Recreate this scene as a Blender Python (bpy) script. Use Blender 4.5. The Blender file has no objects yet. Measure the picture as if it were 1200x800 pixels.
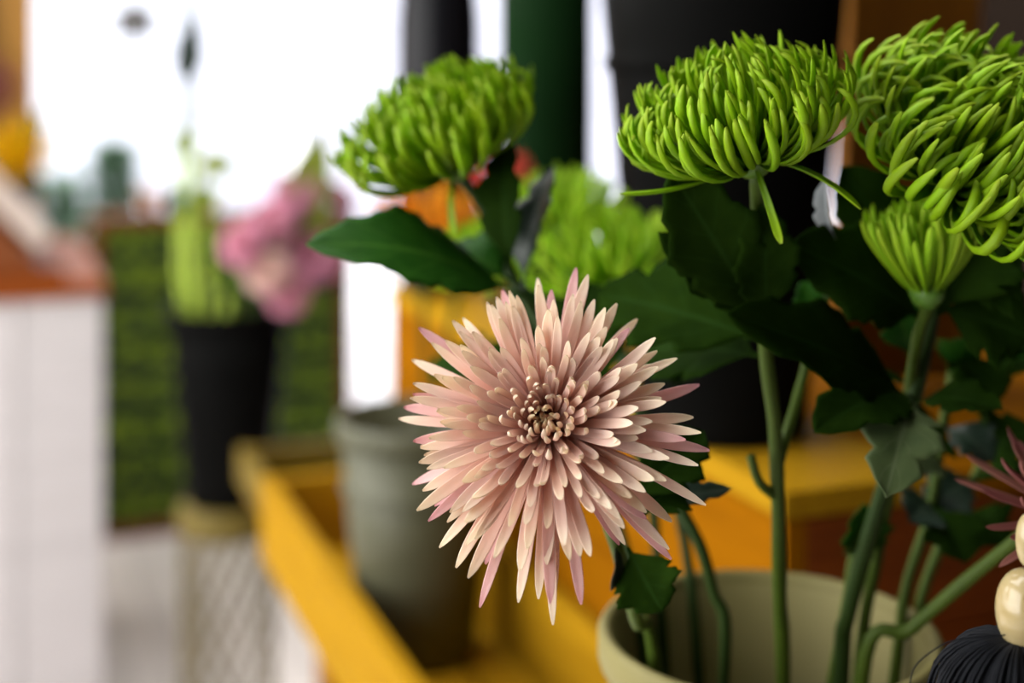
import bpy, bmesh, math, random
from mathutils import Vector, Matrix, Quaternion
random.seed(11)
R = random.uniform
rad = math.radians
scene = bpy.context.scene
COL = scene.collection

# ------------------------------------------------------------------ camera
HC = 1.25                 # camera height above the shop floor
F = 1200 * 50 / 36.0      # focal length in pixels (1200 x 800 frame)
YH = 80.0                 # horizon row
cam = bpy.data.cameras.new('camera'); camo = bpy.data.objects.new('camera', cam)
COL.objects.link(camo); camo.location = (0, 0, HC); camo.rotation_euler = (math.pi / 2, 0, 0)
cam.lens = 50; cam.sensor_width = 36; cam.sensor_fit = 'HORIZONTAL'
cam.shift_y = -(400 - YH) / 1200.0
cam.clip_start = 0.02; cam.clip_end = 200
cam.dof.use_dof = True; cam.dof.focus_distance = 0.597; cam.dof.aperture_fstop = 3.0
cam.dof.aperture_blades = 0
scene.camera = camo

# ------------------------------------------------------------------ world, daylight, exposure
world = bpy.data.worlds.new('overcast_sky'); scene.world = world; world.use_nodes = True
bg = world.node_tree.nodes['Background']
bg.inputs['Color'].default_value = (1.0, 0.985, 0.96, 1); bg.inputs['Strength'].default_value = 6.0
vs = scene.view_settings
vs.view_transform = 'Standard'; vs.look = 'None'; vs.gamma = 1.0; vs.exposure = 0.33
vs.use_curve_mapping = False
scene.display_settings.display_device = 'sRGB'

# ------------------------------------------------------------------ frames
O = Vector((0.192, 1.0, 0))                        # bench corner; the shop runs along E1 / E2
TH = rad(20.7)
E1 = Vector((-math.sin(TH), math.cos(TH), 0)); E2 = Vector((math.cos(TH), math.sin(TH), 0))
ROT = math.atan2(E1.y, E1.x)
def ab(a, b, z=0.0): return O + E1 * a + E2 * b + Vector((0, 0, z))
def P(px, py, d): return Vector(((px - 600) / F * d, d, HC - (py - YH) / F * d))

def portal(name, center, direction, sx, sy):
    l = bpy.data.lights.new(name, 'AREA'); l.shape = 'RECTANGLE'; l.size = sx; l.size_y = sy
    l.cycles.is_portal = True
    o = bpy.data.objects.new(name, l); COL.objects.link(o); o.location = center
    o.rotation_euler = Vector(direction).to_track_quat('-Z', 'Y').to_euler()
A0, A1, B0, B1W, ZC = -2.6, 4.2, -2.4, 3.4, 2.9     # room limits in the shop frame
portal('back_opening_daylight', ab(A1, (-0.35 + 3.25) / 2, 1.3), -E1, 3.6, 2.6)
portal('side_window_daylight', ab(0.6, B0, 1.55), E2, 4.4, 1.9)
portal('added_roof_daylight', ab(1.45, -1.15, ZC), (0, 0, -1), 1.6, 3.7)  # unseen ceiling opening, added to light the flowers from above
bpy.data.objects['added_roof_daylight'].rotation_euler = (0, 0, ROT - math.pi / 2)

# ------------------------------------------------------------------ materials
MATS = {}
def nodes_of(name):
    m = bpy.data.materials.new(name); m.use_nodes = True
    nt = m.node_tree; b = nt.nodes['Principled BSDF']
    MATS[name] = m
    return m, nt, b
def ramp(nt, stops):
    r = nt.nodes.new('ShaderNodeValToRGB'); e = r.color_ramp.elements
    while len(e) > 1: e.remove(e[0])
    e[0].position = stops[0][0]; e[0].color = (*stops[0][1], 1)
    for p, c in stops[1:]:
        x = e.new(p); x.color = (*c, 1)
    return r
def noise(nt, scale=(1, 1, 1), s=5.0, detail=4, coord='Object', rough=0.55):
    t = nt.nodes.new('ShaderNodeTexCoord'); mp = nt.nodes.new('ShaderNodeMapping')
    mp.inputs['Scale'].default_value = scale
    n = nt.nodes.new('ShaderNodeTexNoise'); n.inputs['Scale'].default_value = s
    n.inputs['Detail'].default_value = detail; n.inputs['Roughness'].default_value = rough
    nt.links.new(t.outputs[coord], mp.inputs['Vector']); nt.links.new(mp.outputs['Vector'], n.inputs['Vector'])
    return n
def bump(nt, b, src, strength=0.2, dist=0.001):
    bp = nt.nodes.new('ShaderNodeBump'); bp.inputs['Strength'].default_value = strength
    bp.inputs['Distance'].default_value = dist
    nt.links.new(src, bp.inputs['Height']); nt.links.new(bp.outputs['Normal'], b.inputs['Normal'])
def plain(name, c1, c2, rough=0.5, spec=0.5, s=8.0, scale=(1, 1, 1), metal=0.0, bmp=0.0):
    m, nt, b = nodes_of(name)
    n = noise(nt, scale, s); r = ramp(nt, [(0.3, c1), (0.7, c2)])
    nt.links.new(n.outputs['Fac'], r.inputs['Fac']); nt.links.new(r.outputs['Color'], b.inputs['Base Color'])
    b.inputs['Roughness'].default_value = rough; b.inputs['Specular IOR Level'].default_value = spec
    b.inputs['Metallic'].default_value = metal
    if spec < 0.1: b.inputs['IOR'].default_value = 1.12
    if bmp: bump(nt, b, n.outputs['Fac'], bmp)
    return m
def wood(name, dark, light, rough=0.45, axis='x', spec=0.15):
    m, nt, b = nodes_of(name)
    sc = (1.2, 14, 14) if axis == 'x' else (14, 14, 1.2)
    n = noise(nt, sc, 3.0, 6); r = ramp(nt, [(0.25, dark), (0.5, light), (0.8, tuple(x * 0.8 for x in light))])
    nt.links.new(n.outputs['Fac'], r.inputs['Fac'])
    oi = nt.nodes.new('ShaderNodeObjectInfo'); hs = nt.nodes.new('ShaderNodeHueSaturation')
    mr = nt.nodes.new('ShaderNodeMapRange'); mr.inputs['To Min'].default_value = 0.85; mr.inputs['To Max'].default_value = 1.12
    nt.links.new(oi.outputs['Random'], mr.inputs['Value']); nt.links.new(mr.outputs['Result'], hs.inputs['Value'])
    nt.links.new(r.outputs['Color'], hs.inputs['Color']); nt.links.new(hs.outputs['Color'], b.inputs['Base Color'])
    b.inputs['Roughness'].default_value = rough; b.inputs['Specular IOR Level'].default_value = spec
    if spec < 0.1: b.inputs['IOR'].default_value = 1.2
    bump(nt, b, n.outputs['Fac'], 0.25, 0.002)
    return m
def petal_mat(name, stops, trans=0.3, rough=0.5, hue_var=0.01, val=(0.92, 1.06), spec=0.3, veins=90):
    """colour runs along the petal (UV.x from base to tip); fine lengthwise veins"""
    m, nt, b = nodes_of(name)
    uv = nt.nodes.new('ShaderNodeUVMap'); sp = nt.nodes.new('ShaderNodeSeparateXYZ')
    nt.links.new(uv.outputs['UV'], sp.inputs['Vector'])
    r = ramp(nt, stops); nt.links.new(sp.outputs['X'], r.inputs['Fac'])
    oi = nt.nodes.new('ShaderNodeObjectInfo'); hs = nt.nodes.new('ShaderNodeHueSaturation')
    mr = nt.nodes.new('ShaderNodeMapRange'); mr.inputs['To Min'].default_value = val[0]; mr.inputs['To Max'].default_value = val[1]
    nt.links.new(oi.outputs['Random'], mr.inputs['Value']); nt.links.new(mr.outputs['Result'], hs.inputs['Value'])
    m2 = nt.nodes.new('ShaderNodeMath'); m2.operation = 'MULTIPLY_ADD'
    m2.inputs[1].default_value = 2 * hue_var; m2.inputs[2].default_value = 0.5 - hue_var
    nt.links.new(oi.outputs['Random'], m2.inputs[0]); nt.links.new(m2.outputs[0], hs.inputs['Hue'])
    nt.links.new(r.outputs['Color'], hs.inputs['Color'])
    nt.links.new(hs.outputs['Color'], b.inputs['Base Color'])
    b.inputs['Roughness'].default_value = rough; b.inputs['Specular IOR Level'].default_value = spec
    w = nt.nodes.new('ShaderNodeMath'); w.operation = 'MULTIPLY'; w.inputs[1].default_value = veins
    s = nt.nodes.new('ShaderNodeMath'); s.operation = 'SINE'
    nt.links.new(sp.outputs['Y'], w.inputs[0]); nt.links.new(w.outputs[0], s.inputs[0])
    bump(nt, b, s.outputs[0], 0.25, 0.0002)
    tr = nt.nodes.new('ShaderNodeBsdfTranslucent'); nt.links.new(hs.outputs['Color'], tr.inputs['Color'])
    mx = nt.nodes.new('ShaderNodeMixShader'); mx.inputs['Fac'].default_value = trans
    out = nt.nodes['Material Output']
    nt.links.new(b.outputs['BSDF'], mx.inputs[1]); nt.links.new(tr.outputs['BSDF'], mx.inputs[2])
    nt.links.new(mx.outputs['Shader'], out.inputs['Surface'])
    return m
def leaf_mat(name, c1, c2, vein, trans=0.18, rough=0.42, spec=0.5):
    m, nt, b = nodes_of(name)
    uv = nt.nodes.new('ShaderNodeUVMap'); sp = nt.nodes.new('ShaderNodeSeparateXYZ')
    nt.links.new(uv.outputs['UV'], sp.inputs['Vector'])
    n = noise(nt, (1, 1, 1), 60.0, 3); r = ramp(nt, [(0.3, c1), (0.7, c2)])
    nt.links.new(n.outputs['Fac'], r.inputs['Fac'])
    # |v - .5| : distance from the midrib; side veins run obliquely
    d = nt.nodes.new('ShaderNodeMath'); d.operation = 'SUBTRACT'; d.inputs[1].default_value = 0.5
    nt.links.new(sp.outputs['Y'], d.inputs[0])
    a = nt.nodes.new('ShaderNodeMath'); a.operation = 'ABSOLUTE'; nt.links.new(d.outputs[0], a.inputs[0])
    lt = nt.nodes.new('ShaderNodeMapRange'); lt.inputs['From Min'].default_value = 0.012; lt.inputs['From Max'].default_value = 0.045
    lt.inputs['To Min'].default_value = 1; lt.inputs['To Max'].default_value = 0
    nt.links.new(a.outputs[0], lt.inputs['Value'])
    q = nt.nodes.new('ShaderNodeMath'); q.operation = 'SUBTRACT'; nt.links.new(sp.outputs['X'], q.inputs[0])
    q2 = nt.nodes.new('ShaderNodeMath'); q2.operation = 'MULTIPLY'; q2.inputs[1].default_value = 0.45
    nt.links.new(a.outputs[0], q2.inputs[0]); nt.links.new(q2.outputs[0], q.inputs[1])
    q3 = nt.nodes.new('ShaderNodeMath'); q3.operation = 'MULTIPLY'; q3.inputs[1].default_value = 34
    q4 = nt.nodes.new('ShaderNodeMath'); q4.operation = 'SINE'
    nt.links.new(q.outputs[0], q3.inputs[0]); nt.links.new(q3.outputs[0], q4.inputs[0])
    q5 = nt.nodes.new('ShaderNodeMapRange'); q5.inputs['From Min'].default_value = 0.9; q5.inputs['From Max'].default_value = 1.0
    q5.inputs['To Max'].default_value = 0.45
    nt.links.new(q4.outputs[0], q5.inputs['Value'])
    mxv = nt.nodes.new('ShaderNodeMath'); mxv.operation = 'MAXIMUM'
    nt.links.new(lt.outputs['Result'], mxv.inputs[0]); nt.links.new(q5.outputs['Result'], mxv.inputs[1])
    mix = nt.nodes.new('ShaderNodeMix'); mix.data_type = 'RGBA'
    nt.links.new(mxv.outputs[0], mix.inputs['Factor']); nt.links.new(r.outputs['Color'], mix.inputs[6])
    mix.inputs[7].default_value = (*vein, 1)
    nt.links.new(mix.outputs[2], b.inputs['Base Color'])
    b.inputs['Roughness'].default_value = rough; b.inputs['Specular IOR Level'].default_value = spec
    if spec < 0.1: b.inputs['IOR'].default_value = 1.15
    bump(nt, b, mxv.outputs[0], -0.3, 0.0008)
    tr = nt.nodes.new('ShaderNodeBsdfTranslucent'); nt.links.new(mix.outputs[2], tr.inputs['Color'])
    ms = nt.nodes.new('ShaderNodeMixShader'); ms.inputs['Fac'].default_value = trans
    nt.links.new(b.outputs['BSDF'], ms.inputs[1]); nt.links.new(tr.outputs['BSDF'], ms.inputs[2])
    nt.links.new(ms.outputs['Shader'], nt.nodes['Material Output'].inputs['Surface'])
    return m

petal_mat('pink_petal', [(0.0, (0.76, 0.44, 0.36)), (0.35, (0.88, 0.59, 0.50)), (0.72, (0.90, 0.68, 0.58)), (0.92, (0.90, 0.77, 0.62)), (1.0, (0.88, 0.77, 0.60))], 0.42)
petal_mat('pink_outer_petal', [(0.0, (0.68, 0.38, 0.33)), (0.5, (0.80, 0.51, 0.46)), (0.88, (0.78, 0.50, 0.49)), (1.0, (0.68, 0.37, 0.40))], 0.42)
petal_mat('pink_heart_petal', [(0.0, (0.50, 0.22, 0.10)), (0.55, (0.78, 0.42, 0.33)), (0.85, (0.84, 0.62, 0.42)), (1.0, (0.84, 0.74, 0.48))], 0.38)
petal_mat('green_petal', [(0.0, (0.10, 0.22, 0.002)), (0.5, (0.215, 0.41, 0.003)), (0.9, (0.30, 0.50, 0.006)), (1.0, (0.40, 0.56, 0.03))], 0.38, 0.42, 0.008, (0.85, 1.08))  # shade between the petals is painted into the darker bases
petal_mat('lime_petal', [(0.0, (0.16, 0.34, 0.005)), (0.5, (0.30, 0.52, 0.010)), (1.0, (0.42, 0.62, 0.03))], 0.40, 0.45, 0.008)
petal_mat('yellow_petal', [(0.0, (0.90, 0.55, 0.0)), (1.0, (1.0, 0.74, 0.0))], 0.25)
petal_mat('orange_petal', [(0.0, (0.60, 0.16, 0.0)), (1.0, (0.85, 0.38, 0.005))], 0.3)
petal_mat('red_petal', [(0.0, (0.45, 0.02, 0.01)), (1.0, (0.75, 0.07, 0.05))], 0.3)
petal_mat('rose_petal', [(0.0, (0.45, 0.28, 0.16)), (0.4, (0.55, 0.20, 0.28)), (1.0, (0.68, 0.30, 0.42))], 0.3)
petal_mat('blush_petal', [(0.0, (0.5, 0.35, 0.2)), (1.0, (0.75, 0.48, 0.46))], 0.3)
petal_mat('dusty_shaded_rose_petal', [(0.0, (0.26, 0.09, 0.07)), (1.0, (0.42, 0.16, 0.14))], 0.3)  # rose of the dried bunch; painted shade on the right pink flower
leaf_mat('dark_leaf', (0.008, 0.022, 0.002), (0.014, 0.035, 0.003), (0.016, 0.042, 0.006), 0.2, 0.55, 0.07)
leaf_mat('bright_leaf', (0.012, 0.065, 0.004), (0.022, 0.10, 0.007), (0.04, 0.13, 0.012), 0.3, 0.5, 0.12)
leaf_mat('olive_leaf', (0.13, 0.17, 0.01), (0.19, 0.23, 0.02), (0.25, 0.28, 0.04), 0.35, 0.5, 0.2)
leaf_mat('pale_leaf', (0.065, 0.10, 0.035), (0.095, 0.135, 0.05), (0.13, 0.17, 0.08), 0.16, 0.55, 0.25)
leaf_mat('blue_leaf', (0.010, 0.021, 0.013), (0.017, 0.033, 0.021), (0.04, 0.06, 0.04), 0.1, 0.35, 0.3)
plain('stem_green', (0.035, 0.060, 0.006), (0.058, 0.092, 0.010), 0.5, 0.15, 40, (1, 1, 0.2), 0, 0.3)
plain('stem_dark', (0.014, 0.032, 0.007), (0.026, 0.046, 0.008), 0.5, 0.12, 40, (1, 1, 0.2), 0, 0.3)
plain('stem_lime', (0.28, 0.40, 0.03), (0.36, 0.48, 0.05), 0.5, 0.4, 12)
plain('receptacle_green', (0.05, 0.12, 0.01), (0.08, 0.18, 0.015), 0.5)
plain('receptacle_gold', (0.35, 0.16, 0.03), (0.5, 0.28, 0.06), 0.6, s=300)
wood('amber_wood', (0.135, 0.045, 0.001), (0.21, 0.075, 0.0012), 0.75, 'x', 0.04)
wood('amber_wood_upright', (0.16, 0.055, 0.003), (0.24, 0.09, 0.004), 0.7, axis='z')
wood('golden_wood', (0.23, 0.115, 0.004), (0.31, 0.165, 0.006), 0.6, 'x', 0.08)
wood('brown_wood', (0.10, 0.030, 0.012), (0.18, 0.055, 0.018), 0.45)
wood('brown_wood_upright', (0.10, 0.030, 0.012), (0.18, 0.055, 0.018), 0.45, 'z')
wood('red_brown_shade_wood', (0.11, 0.022, 0.002), (0.19, 0.042, 0.004), 0.55)  # own colour of counter top and base board; paints shade on the step
wood('umber_wood', (0.20, 0.09, 0.02), (0.32, 0.16, 0.035), 0.5, 'z')
wood('olive_wood', (0.07, 0.045, 0.004), (0.12, 0.08, 0.008), 0.6)
wood('greyed_wood', (0.42, 0.33, 0.28), (0.58, 0.48, 0.42), 0.55)
wood('pale_floorboard', (0.60, 0.54, 0.51), (0.76, 0.70, 0.67), 0.26, spec=0.5)
wood('white_paint', (0.50, 0.47, 0.475), (0.57, 0.54, 0.55), 0.45)
plain('cream_plastic', (0.165, 0.145, 0.052), (0.20, 0.175, 0.068), 0.5, 0.15, 3)
plain('grey_plastic', (0.062, 0.062, 0.034), (0.08, 0.08, 0.045), 0.45, 0.3, 3)
plain('black_plastic', (0.003, 0.003, 0.003), (0.005, 0.005, 0.0045), 0.38, 0.07, 3)
plain('black_glaze', (0.004, 0.004, 0.005), (0.006, 0.006, 0.008), 0.3, 0.12, 3)
plain('dark_green_glass', (0.003, 0.011, 0.003), (0.005, 0.018, 0.005), 0.4, 0.08, 3)
plain('gold_metal', (0.085, 0.062, 0.010), (0.125, 0.09, 0.016), 0.55, 0.2, 10)
plain('steel_wire', (0.45, 0.45, 0.47), (0.55, 0.55, 0.57), 0.3, 0.5, 10, metal=1.0)
plain('ivory_bead', (0.33, 0.25, 0.11), (0.39, 0.31, 0.16), 0.18, 0.6, 60, (1, 1, 3))
plain('black_thread', (0.003, 0.0035, 0.005), (0.008, 0.009, 0.012), 0.6, 0.12, 100)
plain('wall_paint', (0.012, 0.008, 0.006), (0.016, 0.011, 0.008), 0.9, 0.05, 4)
plain('ceiling_paint', (0.20, 0.18, 0.15), (0.23, 0.21, 0.18), 0.8, 0.2, 4)
plain('white_render', (0.37, 0.39, 0.45), (0.41, 0.43, 0.49), 0.8, 0.2, 2)
plain('lavender_render', (0.30, 0.31, 0.37), (0.34, 0.35, 0.41), 0.8, 0.2, 2)
plain('pavement_stone', (0.44, 0.44, 0.47), (0.52, 0.52, 0.55), 0.7, 0.3, 3)
plain('terracotta', (0.42, 0.20, 0.12), (0.52, 0.26, 0.16), 0.7, 0.2, 12)
plain('soil', (0.02, 0.014, 0.01), (0.05, 0.035, 0.02), 0.9, 0.1, 60)
plain('water', (0.06, 0.07, 0.04), (0.07, 0.08, 0.045), 0.05, 0.6, 3)
plain('hedge_leaf', (0.16, 0.28, 0.012), (0.40, 0.55, 0.03), 0.5, 0.4, 14)
plain('hedge_backing', (0.012, 0.028, 0.010), (0.02, 0.04, 0.014), 0.7, 0.3, 20)
plain('shrub_leaf', (0.03, 0.10, 0.04), (0.07, 0.18, 0.07), 0.5, 0.4, 10)
plain('lantern_bronze', (0.03, 0.022, 0.010), (0.05, 0.038, 0.018), 0.6, 0.2, 20)
plain('sheen_leaf', (0.16, 0.18, 0.19), (0.24, 0.26, 0.27), 0.3, 0.5, 60)  # pale leaf back with its grey highlight painted into the colour

# ------------------------------------------------------------------ builders
def link(name, me, mat, parent=None, smooth=True, local=False):
    o = bpy.data.objects.new(name, me); COL.objects.link(o)
    if mat: me.materials.append(MATS[mat])
    if smooth:
        for p in me.polygons: p.use_smooth = True
    if parent is not None: o.parent = parent
    return o
def tag(o, label=None, cat=None, group=None, kind=None):
    if label: o['label'] = label
    if cat: o['category'] = cat
    if group: o['group'] = group
    if kind: o['kind'] = kind
    return o
def thing(name, loc, label, cat, group=None, rotz=0.0):
    o = bpy.data.objects.new(name, None); COL.objects.link(o); o.location = loc
    o.rotation_euler = (0, 0, rotz); o.empty_display_size = 0.05
    bpy_parent_mats[o.name] = Matrix.Translation(loc) @ Matrix.Rotation(rotz, 4, 'Z')
    return tag(o, label, cat, group)
bpy_parent_mats = {}
def pm(parent): return bpy_parent_mats.get(parent.name, Matrix()) if parent else Matrix()
def setw(o, M):
    """set an object's world matrix, knowing its parent's"""
    o.matrix_basis = (pm(o.parent).inverted() @ M) if o.parent else M
    bpy_parent_mats[o.name] = M
    return o
def box_mesh(lx, ly, lz, bev=0.002):
    bm = bmesh.new(); bmesh.ops.create_cube(bm, size=1)
    bmesh.ops.scale(bm, vec=(lx, ly, lz), verts=bm.verts)
    if bev: bmesh.ops.bevel(bm, geom=bm.edges[:], offset=min(bev, 0.3 * min(lx, ly, lz)), segments=2, affect='EDGES', profile=0.6)
    me = bpy.data.meshes.new('board'); bm.to_mesh(me); bm.free(); return me
def boxab(name, a0, a1, b0, b1, z0, z1, mat, parent=None, bev=0.002):
    """a box in the shop frame; its longest horizontal side is its local x (wood grain)"""
    la, lb, lz = a1 - a0, b1 - b0, z1 - z0
    c = ab((a0 + a1) / 2, (b0 + b1) / 2, (z0 + z1) / 2)
    if la >= lb: me = box_mesh(la, lb, lz, bev); rz = ROT
    else: me = box_mesh(lb, la, lz, bev); rz = ROT + math.pi / 2
    o = link(name, me, mat, parent, smooth=False)
    return setw(o, Matrix.Translation(c) @ Matrix.Rotation(rz, 4, 'Z'))
def lathe_mesh(prof, n=48, cap_start=False, cap_end=False):
    vs, fs = [], []
    for r, z in prof:
        for k in range(n):
            t = 2 * math.pi * k / n; vs.append((r * math.cos(t), r * math.sin(t), z))
    for i in range(len(prof) - 1):
        for k in range(n):
            k2 = (k + 1) % n
            fs.append((i * n + k, i * n + k2, (i + 1) * n + k2, (i + 1) * n + k))
    if cap_start: fs.append(tuple(range(n - 1, -1, -1)))
    if cap_end: fs.append(tuple((len(prof) - 1) * n + k for k in range(n)))
    me = bpy.data.meshes.new('lathe'); me.from_pydata(vs, [], fs); me.update(); return me
def catmull(pts, m=6):
    pts = [Vector(p) for p in pts]
    if len(pts) < 3: return [pts[0].lerp(pts[-1], i / m) for i in range(m + 1)]
    q = [pts[0] * 2 - pts[1]] + pts + [pts[-1] * 2 - pts[-2]]; out = []
    for i in range(1, len(q) - 2):
        p0, p1, p2, p3 = q[i - 1:i + 3]
        for k in range(m):
            t = k / m
            out.append(0.5 * ((2 * p1) + (p2 - p0) * t + (2 * p0 - 5 * p1 + 4 * p2 - p3) * t * t + (3 * p1 - p0 - 3 * p2 + p3) * t ** 3))
    out.append(pts[-1]); return out
def tube_data(path, radii, n=8, vs=None, fs=None):
    """append a closed tube to vs/fs"""
    if vs is None: vs, fs = [], []
    base = len(vs); N = len(path)
    t0 = (path[1] - path[0]).normalized()
    u = t0.orthogonal().normalized()
    for i, p in enumerate(path):
        t = (path[min(i + 1, N - 1)] - path[max(i - 1, 0)]).normalized()
        u = (u - t * u.dot(t)).normalized(); v = t.cross(u)
        r = radii(i / (N - 1)) if callable(radii) else radii
        for k in range(n):
            a = 2 * math.pi * k / n; vs.append(p + (u * math.cos(a) + v * math.sin(a)) * r)
    for i in range(N - 1):
        for k in range(n):
            k2 = (k + 1) % n
            fs.append((base + i * n + k, base + i * n + k2, base + (i + 1) * n + k2, base + (i + 1) * n + k))
    fs.append(tuple(base + n - 1 - k for k in range(n))); fs.append(tuple(base + (N - 1) * n + k for k in range(n)))
    return vs, fs
def mesh_from(vs, fs, name='mesh'):
    me = bpy.data.meshes.new(name); me.from_pydata([tuple(v) for v in vs], [], fs); me.update(); return me
def tube(name, pts, r, mat, parent=None, n=8, m=6):
    vs, fs = tube_data(catmull(pts, m), r, n)
    inv = pm(parent).inverted()
    return link(name, mesh_from([inv @ Vector(v) for v in vs], fs), mat, parent)

# ------------------------------------------------------------------ petals and flower heads
def petal_mesh(L, W, phi0, bendf, r0, z0, prof, thick=0.42, cup=0.35, nu=11, nv=10, twist=0.0, side=0.0, notch=0.0):
    """closed, slightly channelled petal in the (radial, axis) plane; bendf(u) is added to phi0"""
    vs, fs, uvs = [], [], []
    r, z = r0, z0; y = 0.0; up = 0.0
    for i in range(nu):
        u = 1 - (1 - i / (nu - 1)) ** 1.45
        ds = L * (u - up); up = u
        ph = phi0 + bendf(u)
        if i: r += math.sin(ph) * ds; z += math.cos(ph) * ds; y += side * ds * (u)
        w = W * prof(u)
        N = Vector((-math.cos(ph), 0, math.sin(ph))); T = Vector((math.sin(ph), 0, math.cos(ph))); B = Vector((0, 1, 0))
        tw = twist * u; ct, st = math.cos(tw), math.sin(tw)
        B2, N2 = B * ct + N * st, N * ct - B * st
        c = Vector((r, y, z))
        for k in range(nv):
            a = 2 * math.pi * k / nv; x = math.cos(a); s = math.sin(a)
            h = thick * w * (s * 0.35 if s > 0 else s * 0.9) + cup * w * x * x
            vs.append(c + B2 * (w * x) + N2 * h + T * (notch * w * (1 if abs(x) > 0.7 else 0) * (1 if u > 0.97 else 0)))
            uvs.append((u, 0.5 + 0.5 * x))
    for i in range(nu - 1):
        for k in range(nv):
            k2 = (k + 1) % nv
            fs.append((i * nv + k, (i + 1) * nv + k, (i + 1) * nv + k2, i * nv + k2))
    fs.append(tuple((nu - 1) * nv + k for k in range(nv)))
    fs.append(tuple(nv - 1 - k for k in range(nv)))
    me = bpy.data.meshes.new('petal'); me.from_pydata([tuple(v) for v in vs], [], fs); me.update()
    ul = me.uv_layers.new(name='UVMap')
    for lp in me.loops: ul.data[lp.index].uv = uvs[lp.vertex_index]
    return me
def prof_quill(u):
    if u < 0.70: return 0.50 + 0.50 * math.sin(0.5 * math.pi * u / 0.70)
    x = (u - 0.70) / 0.30
    return max(0.16, max(0.0, 1 - x ** 2.4) ** 0.62)
def prof_spoon(u):
    if u < 0.7: return 0.45 + 0.45 * math.sin(0.5 * math.pi * u / 0.7)
    x = (u - 0.7) / 0.3
    return max(0.25, 0.9 * max(0.0, 1 - x ** 4) ** 0.5) * (1 + 0.08 * math.sin(x * 3))
def axis_matrix(loc, axis, spin=0.0):
    q = Vector((0, 0, 1)).rotation_difference(Vector(axis).normalized())
    return Matrix.Translation(loc) @ q.to_matrix().to_4x4() @ Matrix.Rotation(spin, 4, 'Z')
GA = math.pi * (3 - math.sqrt(5))
def flower_head(parent, loc, axis, recept_r, recept_mat, spin=0.0, depth=0.010):
    prof = [(0.0005, -depth), (recept_r * 0.45, -depth * 0.95), (recept_r * 0.85, -depth * 0.55), (recept_r, -0.001), (recept_r * 0.8, 0.003), (recept_r * 0.4, 0.0048), (0.0004, 0.0052)]
    h = link('flower_head', lathe_mesh(prof, 20), recept_mat, parent)
    return setw(h, axis_matrix(loc, axis, spin))
def add_petal(head, me, mat, az, name='petal'):
    o = link(name, me, mat, head)
    o.matrix_basis = Matrix.Rotation(az, 4, 'Z')
    return o
def pink_head(parent, loc, axis, N, scale=1.0, mats=('pink_petal', 'pink_outer_petal', 'pink_heart_petal'), seed=1, keep=None, spin=0.0, lean=None):
    random.seed(seed)
    h = flower_head(parent, loc, axis, 0.0085 * scale, 'receptacle_gold', spin)
    if lean:
        lv = axis_matrix(loc, axis, spin).to_3x3().inverted() @ Vector(lean[1]); lean = (lean[0], math.atan2(lv.y, lv.x))
    for k in range(N):
        t = (k + 0.5) / N
        az = k * GA + R(-0.14, 0.14)
        if keep and not keep(az, t): continue
        L = (0.0035 + 0.0565 * t ** 0.66) * R(0.84, 1.08)
        if t > 0.9: L *= R(0.88, 1.08)
        if lean: L *= 1 + lean[0] * math.cos(az - lean[1]) + 0.055 * math.cos(2 * (az - lean[1]))
        ph0 = rad(4 + 88 * t ** 0.50 + R(-6, 6))
        inc = rad(-60 * (1 - t) ** 1.5 + 6 * t + R(-8, 8))
        hook = rad(-R(18, 62) * (1 - t) ** 0.45 * (1 if t < 0.93 else 0.3))
        if t > 0.86 and R(0, 1) < 0.3: ph0 += rad(R(4, 16))
        def bendf(u, inc=inc, hook=hook): return inc * u + (hook * ((u - 0.72) / 0.28) ** 1.5 if u > 0.72 else 0)
        W = (0.00086 + 0.00146 * min(1, t * 1.6)) * R(0.88, 1.14)
        m = mats[2] if t < 0.14 else (mats[1] if (t > 0.80 and R(0, 1) < 0.34) else mats[0])
        me = petal_mesh(L * scale, W * scale, ph0, bendf, (0.0006 + 0.0072 * t ** 0.7) * scale, (0.0045 * (1 - t) ** 0.7 - 0.001) * scale,
                        prof_quill, 0.6, 0.40, 12 if t > 0.1 else 8, 10, R(-0.35, 0.35), R(-0.16, 0.16))
        add_petal(h, me, m, az)
    return h
def green_head(parent, loc, axis, N, scale=1.0, mat='green_petal', seed=1, incurve=1.0, hookf=1.0, nu=12, nv=10, droops=(), spin=0.0, hs=0.76, L0=0.046, L1=0.058, wid=1.0, phimax=98):
    random.seed(seed)
    h = flower_head(parent, loc, axis, 0.0115 * scale, 'receptacle_green', spin)
    for k in range(N):
        t = (k + 0.5) / N
        az = k * GA + R(-0.16, 0.16)
        L = (L0 + (L1 - L0) * t) * R(0.90, 1.07)
        ph0 = rad(3 + (phimax - 3) * t ** 0.55 + R(-6, 6))
        inc = rad(-(12 + 62 * t) * incurve + R(-9, 9))
        hook = rad(-R(10, 75) * hookf)
        def bendf(u, inc=inc, hook=hook): return inc * u ** 1.2 + (hook * ((u - hs) / (1 - hs)) ** 1.2 if u > hs else 0)
        W = 0.00205 * R(0.82, 1.2) * (0.72 + 0.4 * t) * wid
        me = petal_mesh(L * scale, W * scale, ph0, bendf, (0.0005 + 0.0095 * t ** 0.6) * scale, (0.004 * (1 - t) - 0.001) * scale,
                        prof_spoon, 0.6, 0.42, nu, nv, R(-0.5, 0.5), R(-0.18, 0.18), 0.25)
        add_petal(h, me, mat, az)
    for az, L, p0, b1 in droops:
        me = petal_mesh(L * scale, 0.0020 * scale, rad(p0), lambda u, b1=b1: rad(b1) * u, 0.009 * scale, -0.003 * scale, prof_spoon, 0.6, 0.42, nu, nv, R(-0.5, 0.5), R(-0.2, 0.2), 0.25)
        add_petal(h, me, mat, rad(az))
    return h
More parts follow.
